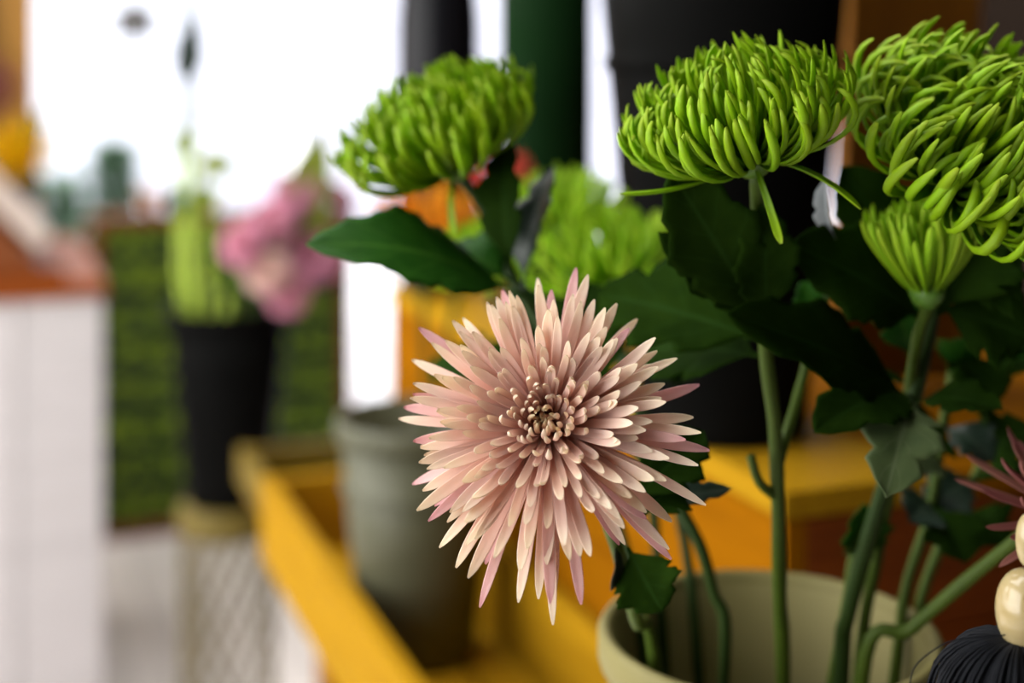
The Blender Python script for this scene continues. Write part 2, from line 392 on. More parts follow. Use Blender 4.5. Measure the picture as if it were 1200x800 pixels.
# ------------------------------------------------------------------ leaves and stems
def leaf(parent, base, tip, width, mat, up=(0, -0.3, 1), sag=0.15, fold=0.25, lobes=3, seed=0, name='leaf', curl=0.0, nu=46, nv=11, depth=0.42, pet=0.12):
    """lobed chrysanthemum leaf from base to tip; up = side its upper face looks to"""
    rnd = random.Random(seed)
    base, tip = Vector(base), Vector(tip); d = tip - base; L = d.length; X = d.normalized()
    Z = Vector(up); Z = (Z - X * Z.dot(X)).normalized(); Y = Z.cross(X)
    vs, fs, uvs = [], [], []
    ph = [rnd.uniform(-0.1, 0.1) for _ in range(4)]
    for i in range(nu):
        u = i / (nu - 1)
        if u < pet: env = 0.07
        else:
            q = (u - pet) / (1 - pet)
            env = 0.07 + 0.95 * (math.sin(math.pi * min(1, q) ** 0.85) ** 0.75 if 0 < q < 1 else 0)
            if q > 0.97: env *= max(0, (1 - q) / 0.03)
        for j in range(nv):
            v = -1 + 2 * j / (nv - 1)
            s = 1 if v > 0 else -1
            q = max(0, (u - pet) / (1 - pet))
            sh = q * lobes + (ph[0] if s > 0 else ph[1])
            fr = sh - math.floor(sh)
            lob = 1 - depth * (1 - abs(math.sin(math.pi * fr)) ** 0.6)
            teeth = 1 - 0.10 * abs(math.sin(math.pi * sh * 2.5 + 0.4))
            w = width * 0.5 * env * (lob * teeth if u > pet else 1)
            x = u * L + abs(v) * w * 0.45 * (1 - u)
            zz = fold * abs(v) * w + sag * L * math.sin(math.pi * u) - curl * L * u * u + 0.03 * width * math.sin(9 * u + 2.5 * v + ph[2] * 20) * abs(v)
            vs.append(base + X * x + Y * (v * w) + Z * zz); uvs.append((u, 0.5 + 0.5 * v))
    for i in range(nu - 1):
        for j in range(nv - 1):
            a = i * nv + j; fs.append((a, a + nv, a + nv + 1, a + 1))
    inv = pm(parent).inverted()
    me = bpy.data.meshes.new('leaf'); me.from_pydata([tuple(inv @ v) for v in vs], [], fs); me.update()
    ul = me.uv_layers.new(name='UVMap')
    for lp in me.loops: ul.data[lp.index].uv = uvs[lp.vertex_index]
    o = link(name, me, mat, parent)
    sd = o.modifiers.new('thickness', 'SOLIDIFY'); sd.thickness = 0.0004; sd.offset = 0
    return o
def stem(parent, pts, r0, r1, mat='stem_green', name='stem', knobs=()):
    o = tube(name, pts, lambda u: (r0 + (r1 - r0) * u) * (1 + 0.05 * math.sin(u * 40)), mat, parent, 10, 8)
    return o

# ================================================================== the setting
def struct(o): o['kind'] = 'structure'; return o
fl = struct(boxab('floor', A0, A1, B0, B1W, -0.10, -0.022, 'hedge_backing', None, 0))
w_ = 0.14; k = 0
b = B0
while b < B1W - 0.01:
    b2 = min(b + w_, B1W)
    # boards laid end to end with staggered joints
    cuts = [A0, A0 + 1.2 + 0.9 * ((k * 0.37) % 1), A0 + 3.4 + 0.9 * ((k * 0.61) % 1), A0 + 5.4 + 0.6 * ((k * 0.23) % 1), A1]
    for c0, c1 in zip(cuts, cuts[1:]):
        boxab('floor_board', c0 + 0.001, c1 - 0.001, b + 0.0015, b2 - 0.0015, -0.022, 0.0, 'pale_floorboard', fl, 0.002)
    b = b2; k += 1
# ceiling with an added opening over the aisle, for light from above
ce = struct(boxab('ceiling', A0, A1, -0.35, B1W, ZC, ZC + 0.1, 'ceiling_paint', None, 0))
boxab('ceiling_panel', A0, A1, B0, -1.95, ZC, ZC + 0.1, 'ceiling_paint', ce, 0)
boxab('ceiling_panel', A0, -0.4, -1.95, -0.35, ZC, ZC + 0.1, 'ceiling_paint', ce, 0)
boxab('ceiling_panel', 3.3, A1, -1.95, -0.35, ZC, ZC + 0.1, 'ceiling_paint', ce, 0)
struct(boxab('wall_right', A0, A1, B1W, B1W + 0.12, 0, ZC, 'wall_paint', None, 0))
# left wall with its long window
wl = struct(boxab('wall_left', A0, A1, B0 - 0.12, B0, 0, 0.6, 'wall_paint', None, 0))
boxab('lintel', A0, A1, B0 - 0.12, B0, 2.5, ZC, 'wall_paint', wl, 0)
boxab('pier', A0, -1.6, B0 - 0.12, B0, 0.6, 2.5, 'wall_paint', wl, 0); boxab('pier', 2.8, A1, B0 - 0.12, B0, 0.6, 2.5, 'wall_paint', wl, 0)
# wall behind the camera with no opening in it
wf = struct(boxab('wall_front', A0 - 0.12, A0, B0, B1W, 0, 0.6, 'wall_paint', None, 0))
boxab('lintel', A0 - 0.12, A0, B0, B1W, 2.5, ZC, 'wall_paint', wf, 0)
boxab('pier', A0 - 0.12, A0, B0, B1W, 0.6, 2.5, 'wall_paint', wf, 0)
# back wall: brown timber beside a wide opening to the street
wb = struct(boxab('wall_back', A1, A1 + 0.14, B0, -0.36, 0, ZC, 'umber_wood', None, 0.004))
boxab('lintel', A1, A1 + 0.14, -0.36, 3.25, 2.6, ZC, 'umber_wood', wb, 0.004)
boxab('pier', A1, A1 + 0.14, 3.25, B1W, 0, ZC, 'wall_paint', wb, 0.004)
struct(boxab('trim_1', A1 - 0.02, A1, -0.46, -0.34, 0, 2.62, 'umber_wood', None, 0.004))
struct(boxab('wall_added_white', 11.0, 11.3, -16, 1.9, 0, 4.5, 'white_render', None, 0))  # facade added to screen the sky and lower the background brightness
struct(boxab('wall_added_grey', 10.4, 10.7, 1.95, 16, 0, 5.5, 'lavender_render', None, 0))  # added facade, dims the view and the light from back right
struct(boxab('ground_outside', A1 + 0.14, 22, -16, 16, -0.12, -0.02, 'pavement_stone', None, 0))

# ================================================================== tiers of wood
TZ = 0.65
tb = thing('display_table', ab(0.2, 0.2, 0), 'amber wooden display table under the crates and cream bucket', 'table', None, ROT)
n = 7; ta0, ta1, tb0, tb1 = -0.42, 1.24, -0.16, 0.74
for k in range(n):
    c0 = tb0 + (tb1 - tb0) * k / n; c1 = tb0 + (tb1 - tb0) * (k + 1) / n
    boxab('plank', ta0, ta1, c0 + 0.0015, c1 - 0.0015, TZ - 0.03, TZ, 'amber_wood', tb)
for a in (ta0 + 0.12, ta1 - 0.18):
    boxab('crossbar', a, a + 0.06, tb0 + 0.08, tb1 - 0.02, TZ - 0.09, TZ - 0.0305, 'amber_wood', tb)
    for bb in (tb0 + 0.08, tb1 - 0.08): boxab('leg', a + 0.003, a + 0.057, bb, bb + 0.055, 0.0, TZ - 0.0905, 'amber_wood_upright', tb)
BZ = HC - 0.297
bn = thing('wooden_step', ab(0.5, 0.3, TZ), 'orange stained wooden step box carrying the tall dark buckets', 'step', None, ROT)
ba1, bb1 = 1.02, 0.66
for k in range(5):
    c0 = bb1 * k / 5; c1 = bb1 * (k + 1) / 5
    boxab('top_plank', -0.004, ba1, c0 + (0.0012 if k else -0.004), c1 - 0.0012, BZ - 0.02, BZ, 'golden_wood' if k == 0 else 'amber_wood', bn)  # first plank golden: light on the top edge painted in
zs = [TZ + 0.0005, TZ + 0.094, TZ + 0.188, BZ - 0.0205]
for z0, z1 in zip(zs, zs[1:]):
    boxab('side_plank', 0.0, ba1 - 0.004, 0.0, 0.018, z0, z1 - 0.0015, 'amber_wood', bn)
    boxab('front_plank', 0.0, 0.018, 0.0185, bb1 - 0.0185, z0, z1 - 0.0015, 'red_brown_shade_wood', bn)  # front face in darker wood: its shade is put into the colour
    boxab('back_plank', ba1 - 0.022, ba1 - 0.004, 0.0185, bb1 - 0.0185, z0, z1 - 0.0015, 'amber_wood', bn)
    boxab('side_plank', 0.0, ba1 - 0.004, bb1 - 0.018, bb1, z0, z1 - 0.0015, 'amber_wood', bn)
def crate(name, a0, a1, b0, b1, z0, z1, mat, label, th=0.016):
    t = thing(name, ab((a0 + a1) / 2, (b0 + b1) / 2, z0), label, 'crate', None, ROT)
    boxab('side_board', a0, a1, b0, b0 + th, z0, z1, mat, t); boxab('side_board', a0, a1, b1 - th, b1, z0, z1, mat, t)
    boxab('end_board', a0, a0 + th, b0 + th, b1 - th, z0, z1 - 0.003, mat, t); boxab('end_board', a1 - th, a1, b0 + th, b1 - th, z0, z1 - 0.003, mat, t)
    for k in range(3):
        w = (b1 - b0 - 2 * th) / 3
        boxab('bottom_slat', a0 + th, a1 - th, b0 + th + k * w + 0.003, b0 + th + (k + 1) * w - 0.003, z0 + 0.0, z0 + 0.008, mat, t)
    return t
crate('wooden_crate', 0.10, 0.875, -0.205, -0.006, TZ, HC - 0.50, 'golden_wood', 'long golden wooden crate holding the grey green bucket')
crate('wooden_tray', 0.885, 1.21, -0.175, -0.01, TZ, HC - 0.55, 'olive_wood', 'low dark wooden tray behind the golden crate')
# leaning board behind the big black bucket
lb = link('leaning_board', box_mesh(0.145, 0.02, 0.62, 0.003), 'amber_wood_upright', None, False)
setw(lb, Matrix.Translation(Vector((0.371, 1.325, BZ + 0.318))) @ Matrix.Rotation(rad(2.2), 4, 'Y') @ Matrix.Rotation(rad(-1), 4, 'X') @ Matrix.Rotation(TH, 4, 'Z'))
tag(lb, 'tall orange brown board standing upright to the right of large black bucket', 'board')

# ================================================================== buckets
def bucket(name, base, r0, r1, h, mat, label, wall=0.003, lip=0.005, water=None, handle=False, n=64, group=None):
    t = thing(name, base, label, 'bucket', group)
    wr = lambda z: r0 + (r1 - r0) * z / h
    body = [(r0 * 0.2, 0.0), (r0 * 0.92, 0.0), (r0, 0.006), (wr(h * 0.5), h * 0.5), (r1, h - 0.001), (r1 - wall, h - 0.001), (wr(h * 0.5) - wall, h * 0.5), (r0 - wall, 0.010), (r0 * 0.5, 0.007), (0.0005, 0.007)]
    o = link('body', lathe_mesh(body, n, True), mat, t); setw(o, Matrix.Translation(base))
    rim = [(r1 - wall * 0.9, h - 0.018), (r1 + lip * 0.7, h - 0.018), (r1 + lip, h - 0.014), (r1 + lip, h - 0.002), (r1 + lip * 0.6, h + 0.001), (r1 - wall * 0.4, h + 0.0012), (r1 - wall * 1.05, h - 0.002), (r1 - wall * 1.1, h - 0.017)]
    o = link('rim', lathe_mesh(rim, n), mat, t); setw(o, Matrix.Translation(base))
    rib = [(wr(h * 0.72) + 0.0002, h * 0.70), (wr(h * 0.72) + 0.0035, h * 0.705), (wr(h * 0.73) + 0.0035, h * 0.725), (wr(h * 0.74) + 0.0002, h * 0.73)]
    o = link('rib', lathe_mesh(rib, n), mat, t); setw(o, Matrix.Translation(base))
    if water:
        zw = h * water
        o = link('water', lathe_mesh([(wr(zw) - wall - 0.0005, zw), (0.0005, zw)], n), 'water', t); setw(o, Matrix.Translation(base))
    return t
B1C = Vector((0.137, 0.76, TZ))
bucket('flower_bucket', B1C, 0.072, 0.087, 0.30, 'cream_plastic', 'cream plastic bucket holding the chrysanthemum stems in front', 0.0035, 0.004, 0.5)
g2 = P(490, 490, 1.44); g2.z = TZ + 0.0085
bucket('flower_bucket', g2, 0.058, 0.080, HC - 0.352 - g2.z, 'grey_plastic', 'grey green bucket standing in the golden crate', 0.003, 0.004, 0.75)
bc = P(847, 500, 1.17); bc.z = BZ + 0.0005
bucket('flower_bucket', bc, 0.068, 0.106, 0.42, 'black_plastic', 'large tall black bucket behind the green chrysanthemums', 0.003, 0.004, None)
vc = P(640, 200, 1.55); vc.z = BZ + 0.0005
def vase(name, base, prof, mat, label):
    t = thing(name, base, label, 'vase')
    top = [p for p in prof]
    inner = [(max(0.0005, r - 0.003), z) for r, z in reversed(prof)]
    inner[-1] = (inner[-1][0], 0.006)
    o = link('body', lathe_mesh(top + inner + [(0.0005, 0.006)], 56, True), mat, t); setw(o, Matrix.Translation(base))
    r, z = prof[-1]
    o = link('lip', lathe_mesh([(r - 0.002, z - 0.004), (r + 0.003, z - 0.003), (r + 0.004, z + 0.001), (r, z + 0.003), (r - 0.004, z + 0.001), (r - 0.0042, z - 0.004)], 56), mat, t); setw(o, Matrix.Translation(base))
    return t
vase('glass_vase', vc, [(0.034, 0), (0.044, 0.01), (0.049, 0.1), (0.0505, 0.25), (0.051, 0.42)], 'dark_green_glass', 'dark green cylindrical vase between two black vessels')
uc = P(514, 200, 1.90); uc.z = BZ + 0.0005
vase('black_vase', uc, [(0.044, 0), (0.053, 0.01), (0.056, 0.15), (0.056, 0.36), (0.053, 0.395), (0.047, 0.42), (0.036, 0.438), (0.024, 0.45), (0.020, 0.47), (0.022, 0.50)], 'black_glaze', 'black glazed vase with rounded shoulder at the end of the step')
# black bucket on the wire stand
kb = P(268, 360, 2.3); kb.z = HC - 0.70
bucket('flower_bucket', kb, 0.066, 0.096, HC - 0.385 - kb.z, 'black_plastic', 'black bucket with pink carnations on the gold wire stand', 0.003, 0.005, None)
st = thing('plant_stand', (kb.x, kb.y, 0), 'gold wire lattice plant stand under the black bucket', 'stand')
sr, shh = 0.074, kb.z - 0.001
vs, fs = [], []
for kk in range(14):
    for sgn in (1, -1):
        pts = [Vector((kb.x + sr * math.cos(2 * math.pi * kk / 14 + sgn * 3.2 * i / 24), kb.y + sr * math.sin(2 * math.pi * kk / 14 + sgn * 3.2 * i / 24), 0.008 + (shh - 0.05) * i / 24)) for i in range(25)]
        tube_data(pts, 0.0022, 5, vs, fs)
inv = pm(st).inverted()
link('lattice', mesh_from([inv @ v for v in vs], fs), 'gold_metal', st)
o = link('foot_ring', lathe_mesh([(sr + 0.004, 0), (sr + 0.005, 0.012), (sr - 0.005, 0.012), (sr - 0.004, 0), (sr + 0.004, 0)], 40), 'gold_metal', st)
o = link('top_plate', lathe_mesh([(0.0005, shh - 0.044), (sr + 0.004, shh - 0.044), (sr + 0.007, shh - 0.036), (sr + 0.007, shh - 0.003), (sr + 0.004, shh), (0.0005, shh)], 40), 'gold_metal', st)

# ================================================================== far left: screen, counter, wedge
ha, hb0, hb1, hz = 3.02, -0.250, 0.46, 0.865
hs_ = thing('hedge_screen', ab(ha, (hb0 + hb1) / 2, 0), 'brown framed screen filled with rows of green leaves', 'screen', None, ROT)
fw = 0.028
boxab('frame_post', ha, ha + 0.05, hb0, hb0 + fw, 0, hz, 'brown_wood_upright', hs_, 0.003); boxab('frame_post', ha, ha + 0.05, hb1 - fw, hb1, 0, hz, 'brown_wood_upright', hs_, 0.003)
boxab('frame_rail', ha, ha + 0.05, hb0 + fw, hb1 - fw, hz - fw, hz, 'brown_wood', hs_, 0.003); boxab('frame_rail', ha, ha + 0.05, hb0 + fw, hb1 - fw, 0, fw, 'brown_wood', hs_, 0.003)
boxab('backing', ha + 0.035, ha + 0.045, hb0 + fw, hb1 - fw, fw, hz - fw, 'hedge_backing', hs_, 0)
rows = 8; rh = (hz - 2 * fw) / rows
for k in range(rows):
    z0 = fw + k * rh
    if k: boxab('slat', ha + 0.012, ha + 0.034, hb0 + fw, hb1 - fw, z0 - 0.007, z0 + 0.007, 'hedge_backing', hs_, 0.001)
    vs, fs = [], []
    for q in range(300):
        c = ab(ha + R(0.004, 0.03), R(hb0 + fw + 0.012, hb1 - fw - 0.012), R(z0 + 0.02, z0 + rh - 0.018))
        dirv = (E2 * R(-0.6, 0.6) + Vector((0, 0, R(0.3, 1))) - E1 * R(0, 0.8)).normalized(); sd = dirv.orthogonal().normalized()
        sd = Quaternion(dirv, R(0, 6.28)) @ sd; l = R(0.016, 0.03); w = l * 0.24; i0 = len(vs)
        nn = dirv.cross(sd) * 0.002
        vs += [c, c + dirv * l * 0.5 + sd * w + nn, c + dirv * l, c + dirv * l * 0.5 - sd * w + nn]
        fs.append((i0, i0 + 1, i0 + 2, i0 + 3))
    inv = pm(hs_).inverted()
    tag(link('foliage', mesh_from([inv @ v for v in vs], fs), 'hedge_leaf', hs_, False), kind='stuff')
tp = P(180, 250, 3.78); 
rel = tp - O; tp = ab(ha + 0.025, rel.dot(E2), hz + 0.0005)
pt = thing('terracotta_pot', tp, 'small terracotta pot standing on top of the leafy screen', 'pot')
o = link('body', lathe_mesh([(0.018, 0), (0.030, 0.045), (0.027, 0.045), (0.016, 0.005), (0.0005, 0.005)], 28, True), 'terracotta', pt)
o = link('rim', lathe_mesh([(0.028, 0.040), (0.036, 0.041), (0.037, 0.060), (0.030, 0.061), (0.027, 0.042)], 28), 'terracotta', pt)
o = link('soil', lathe_mesh([(0.028, 0.052), (0.0005, 0.054)], 28), 'soil', pt)
# white counter
ca0, cb1, cz = 1.83, -0.312, 0.865
ct = thing('counter', ab(ca0 + 0.35, cb1 - 0.8, 0), 'white painted shop counter at the left of the aisle', 'counter', None, ROT)
boxab('core', ca0 + 0.02, ca0 + 0.70, cb1 - 1.6, cb1 - 0.02, 0, cz - 0.034, 'white_paint', ct)
for k in range(11):
    c1 = cb1 - 0.145 * k
    boxab('front_board', ca0, ca0 + 0.0195, c1 - 0.1435, c1 - 0.0015, 0.0, cz - 0.034, 'white_paint', ct, 0.003)
boxab('end_panel', ca0 + 0.0205, ca0 + 0.70, cb1 - 0.0195, cb1, 0, cz - 0.034, 'white_paint', ct)
boxab('counter_top', ca0 - 0.008, ca0 + 0.72, cb1 - 1.6, cb1 + 0.004, cz - 0.033, cz, 'red_brown_shade_wood', ct, 0.004)
# sloping display wedge on the counter
wd = thing('sloped_display', ab(ca0 + 0.2, cb1 - 0.35, cz), 'sloping wooden display stand with a greyed board on the white counter', 'display stand', None, ROT)
def prism(name, pts, a0, a1, mat, parent):
    """polygon in (b, z) extruded along a"""
    nP = len(pts); vs = [ab(a0, p[0], p[1]) for p in pts] + [ab(a1, p[0], p[1]) for p in pts]
    fs = [tuple(range(nP - 1, -1, -1)), tuple(range(nP, 2 * nP))] + [(i, (i + 1) % nP, (i + 1) % nP + nP, i + nP) for i in range(nP)]
    inv = pm(parent).inverted(); me = mesh_from([inv @ v for v in vs], fs)
    bm = bmesh.new(); bm.from_mesh(me); bmesh.ops.recalc_face_normals(bm, faces=bm.faces); bm.to_mesh(me); bm.free()
    return link(name, me, mat, parent, False)
q1 = cb1 - 0.085
prism('side_panel', [(q1 - 0.62, cz + 0.022), (q1 - 0.02, cz + 0.022), (q1 - 0.03, cz + 0.03), (q1 - 0.62, cz + 0.66)], ca0 + 0.03, ca0 + 0.055, 'brown_wood', wd)
prism('side_panel', [(q1 - 0.62, cz + 0.022), (q1 - 0.02, cz + 0.022), (q1 - 0.03, cz + 0.03), (q1 - 0.62, cz + 0.66)], ca0 + 0.375, ca0 + 0.40, 'brown_wood', wd)
boxab('base_board', ca0 + 0.02, ca0 + 0.41, q1 - 0.63, q1 + 0.02, cz + 0.0005, cz + 0.0215, 'red_brown_shade_wood', wd)
sb = link('sloping_board', box_mesh(0.84, 0.40, 0.035, 0.003), 'greyed_wood', wd, False)
cen = ab(ca0 + 0.21, q1 - 0.325 + 0.02, cz + 0.345 + 0.03)
setw(sb, Matrix.Translation(cen) @ Matrix.Rotation(TH, 4, 'Z') @ Matrix.Rotation(math.atan2(0.63, 0.59), 4, 'Y'))

# ================================================================== yellow flower, garland, lantern, plants outside
yp = P(20, 176, 2.95); yb = Vector((yp.x, yp.y, cz + 0.0005))
vase('bud_vase', yb, [(0.03, 0), (0.038, 0.01), (0.042, 0.05), (0.03, 0.09), (0.02, 0.115), (0.022, 0.13)], 'black_glaze', 'small dark vase with a yellow flower behind the sloping display')
yt = thing('yellow_chrysanthemum', yb + Vector((0, 0, 0.008)), 'large round yellow chrysanthemum at the left edge', 'flower')
stem(yt, [yb + Vector((0, 0, 0.009)), yb.lerp(yp, 0.5), yp + Vector((0, 0, -0.02))], 0.004, 0.004)
green_head(yt, yp + Vector((0, 0, -0.03)), (0.1, -0.7, 0.8), 130, 1.75, 'yellow_petal', 5, 1.1, 0.8, 7, 6)
leaf(yt, yb.lerp(yp, 0.5), P(52, 128, 3.02), 0.06, 'bright_leaf', (0, -1, 0.3), 0.1, seed=3)
leaf(yt, yb.lerp(yp, 0.4), P(45, 205, 2.98), 0.05, 'dark_leaf', (0, -1, 0.3), 0.1, seed=4)
def bloom(parent, loc, axis, r, mat, seed, n=46, name='bloom'):
    """ruffled double flower head as one mesh of overlapping petals"""
    rn = random.Random(seed); vs, fs, uvs = [], [], []
    M = axis_matrix(loc, axis)
    for k in range(n):
        t = (k + 0.5) / n; az = k * GA; ph = rad(8 + 88 * t ** 0.6); L = r * (0.75 + 0.3 * t) * rn.uniform(0.9, 1.1); i0 = len(vs)
        for i in range(5):
            u = i / 4; p = ph + rad(14) * u; w = r * 0.36 * (0.25 + 0.75 * u ** 0.7)
            for j in range(5):
                v = -1 + j / 2
                q = Vector((math.sin(p) * L * u + 0.004, v * w, math.cos(p) * L * u + r * 0.10 * u * math.sin(v * 5 + k) ))
                vs.append(M @ (Matrix.Rotation(az, 4, 'Z') @ q)); uvs.append((u, 0.5 + v / 2))
        for i in range(4):
            for j in range(4): a = i0 + i * 5 + j; fs.append((a, a + 5, a + 6, a + 1))
    inv = pm(parent).inverted(); me = mesh_from([inv @ v for v in vs], fs)
    ul = me.uv_layers.new(name='UVMap')
    for lp in me.loops: ul.data[lp.index].uv = uvs[lp.vertex_index]
    return link(name, me, mat, parent)
gp = ab(A1 - 0.07, -0.50, 1.22)
ga = thing('dried_flower_bunch', gp + Vector((0, 0, 0.35)), 'dusty red dried flower bunch hanging on the brown timber wall', 'dried flowers')
for k in range(7):
    q = gp + E2 * R(-0.07, 0.07) + Vector((0, 0, R(-0.10, 0.06))) - E1 * 0.01
    tube('stem', [gp + Vector((0, 0, 0.35)) - E1 * 0.0, q.lerp(gp + Vector((0, 0, 0.3)), 0.5), q], 0.003, 'stem_dark', ga, 6, 4)
    bloom(ga, q, (R(-0.5, 0.5), -0.5, -0.8), 0.045, 'dusty_shaded_rose_petal', k, 24)
# small lantern hanging in the bright opening
lp_ = P(158, 28, 3.9)
ln = thing('hanging_lantern', lp_, 'small bronze lantern hanging in front of the bright opening', 'lantern')
inv = pm(ln).inverted()
def lbox(name, c, sx, sy, sz, mat, parent):
    o = link(name, box_mesh(sx, sy, sz, 0.002), mat, parent, False); return setw(o, Matrix.Translation(c))
lbox('base', lp_ + Vector((0, 0, -0.034)), 0.095, 0.095, 0.014, 'lantern_bronze', ln)
for sx in (-1, 1):
    for sy in (-1, 1): lbox('post', lp_ + Vector((sx * 0.038, sy * 0.038, -0.002)), 0.010, 0.010, 0.052, 'lantern_bronze', ln)
lbox('candle', lp_ + Vector((0, 0, -0.004)), 0.060, 0.060, 0.046, 'lantern_bronze', ln)
o = link('roof', lathe_mesh([(0.078, 0.024), (0.078, 0.030), (0.03, 0.052), (0.006, 0.060), (0.0005, 0.061)], 4, True), 'lantern_bronze', ln)
tube('wire', [lp_ + Vector((0, 0, 0.06)), Vector((lp_.x, lp_.y, 2.0)), Vector((lp_.x, lp_.y, ZC - 0.001))], 0.0012, 'steel_wire', ln, 5, 3)
# potted shrubs on the pavement
def shrub(px, d, h, r, seed, label):
    rn = random.Random(seed); base = P(px, 300, d); base.z = -0.0195
    t = thing('potted_shrub', base, label, 'plant', 'shrubs on the pavement outside')
    o = link('pot', lathe_mesh([(0.10, 0), (0.15, 0.28), (0.16, 0.28), (0.16, 0.30), (0.14, 0.30), (0.13, 0.26), (0.0005, 0.26)], 32, True), 'terracotta', t)
    tube('trunk', [base + Vector((0, 0, 0.25)), base + Vector((0.01, 0, h * 0.6)), base + Vector((0, 0, h * 0.9))], 0.012, 'stem_dark', t, 6, 4)
    vs, fs = [], []
    for k in range(900):
        zz = rn.uniform(0.33, h); rr = r * (1 - 0.5 * (zz / h) ** 3) * math.sqrt(rn.random()); an = rn.uniform(0, 6.28)
        c = base + Vector((rr * math.cos(an), rr * math.sin(an), zz)); dv = Vector((math.cos(an), math.sin(an), rn.uniform(-0.2, 1))).normalized()
        sd = Quaternion(dv, rn.uniform(0, 6)) @ dv.orthogonal().normalized(); l = rn.uniform(0.05, 0.09); i0 = len(vs); nn = dv.cross(sd) * l * 0.1
        vs += [c, c + dv * l * 0.5 + sd * l * 0.25 + nn, c + dv * l, c + dv * l * 0.5 - sd * l * 0.25 + nn]; fs.append((i0, i0 + 1, i0 + 2, i0 + 3))
    inv = pm(t).inverted()
    tag(link('foliage', mesh_from([inv @ v for v in vs], fs), 'shrub_leaf', t, False), kind='stuff')
shrub(134, 6.4, 0.92, 0.09, 1, 'slim potted shrub on the bright pavement behind the leafy screen')
shrub(58, 6.0, 0.80, 0.15, 2, 'broad low potted shrub on the bright pavement beside the brown wall')

# ================================================================== flowers in the black bucket
kt = kb + Vector((0, 0, 0.012))
def inside(c, r, ang, z): return c + Vector((r * math.cos(ang), r * math.sin(ang), z))
for k, (x0, x1, yt_, rr) in enumerate([(226, 222, -60, 0.010), (214, 208, 165, 0.007), (246, 238, 190, 0.007), (268, 276, 258, 0.009)]):
    lab = ['tallest lime green stem with dark hanging leaf in the black bucket', 'lime green stem with short leaf at the left of the black bucket', 'lime green stem with curled leaf in the middle of black bucket', 'short thick lime green stem at the right of the black bucket'][k]
    t = thing('green_stalk', inside(kt, 0.035, 1.5 + k, 0), lab, 'plant', 'lime stems in the black bucket')
    stem(t, [inside(kt, 0.03, 1.5 + k, 0.001), P(x0, 345, 2.3), P((x0 + x1) / 2, (345 + yt_) / 2, 2.3), P(x1, yt_, 2.3)], rr, rr * 0.55, 'stem_lime')
    if k == 0:
        tube('stem_silhouette', [P(222.5, 150, 2.295), P(222, 60, 2.295), P(220, -70, 2.295)], 0.0085, 'stem_dark', t)  # dark sleeve on the stem, painting its silhouette against the bright opening
        leaf(t, P(222, 22, 2.3), P(213, 96, 2.28), 0.045, 'blue_leaf', (0.3, -1, 0.2), 0.05, lobes=2, seed=1)  # upper two leaves darker: backlit silhouette put into their colour
        leaf(t, P(222, 2, 2.3), P(231, 90, 2.28), 0.035, 'blue_leaf', (0.3, -1, 0.2), 0.05, lobes=2, seed=2)
        leaf(t, P(225, 190, 2.3), P(276, 200, 2.27), 0.055, 'olive_leaf', (0.1, -1, 0.4), 0.1, lobes=2, seed=3)
        leaf(t, P(224, 190, 2.3), P(212, 150, 2.3), 0.05, 'olive_leaf', (0.1, -1, 0.4), 0.1, lobes=2, seed=4)
        leaf(t, P(226, 250, 2.3), P(262, 225, 2.27), 0.05, 'olive_leaf', (0.1, -1, 0.4), 0.1, lobes=2, seed=5)
    elif k == 3:
        leaf(t, P(268, 300, 2.3), P(300, 345, 2.26), 0.05, 'bright_leaf', (0.1, -1, 0.4), 0.1, lobes=2, seed=6)
        leaf(t, P(270, 320, 2.3), P(250, 280, 2.26), 0.05, 'bright_leaf', (0.1, -1, 0.4), 0.1, lobes=2, seed=7)
    else:
        leaf(t, P((x0 + x1) / 2, 260, 2.3), P(x1 - 6, 215, 2.28), 0.035, 'bright_leaf', (0.1, -1, 0.4), 0.1, lobes=2, seed=8 + k)
carn = [(284, 286, 0.034, 'leftmost pink carnation above the black bucket'), (318, 258, 0.034, 'pink carnation up left of the cream one above black bucket'), (347, 224, 0.034, 'highest pink carnation above the black bucket'),
        (390, 238, 0.036, 'pink carnation nearest the left green chrysanthemum'), (312, 318, 0.030, 'pale cream pink carnation low in the middle of the bunch'), (338, 344, 0.030, 'lowest pink carnation drooping over the black bucket rim'), (372, 300, 0.040, 'pink carnation just behind the tip of the big dark leaf')]
for k, (x, y, r, lab) in enumerate(carn):
    t = thing('pink_carnation', inside(kt, 0.03, 0.4 * k, 0), lab, 'flower', 'pink carnations in the black bucket')
    p = P(x, y, 2.20 + 0.035 * (k % 4))
    stem(t, [inside(kt, 0.03, 0.4 * k, 0.001), P(265 + 6 * k, 360, 2.3), p.lerp(P(268 + 6 * k, 350, 2.3), 0.4), p + Vector((0, 0.02, -0.015))], 0.003, 0.003)
    bloom(t, p, ((x - 330) / 120, -0.8, 0.5), r, 'blush_petal' if k == 4 else 'rose_petal', 20 + k)
leaf(t, P(350, 330, 2.3), P(374, 150, 2.28), 0.085, 'olive_leaf', (0.1, -1, 0.3), 0.1, lobes=2, seed=15)

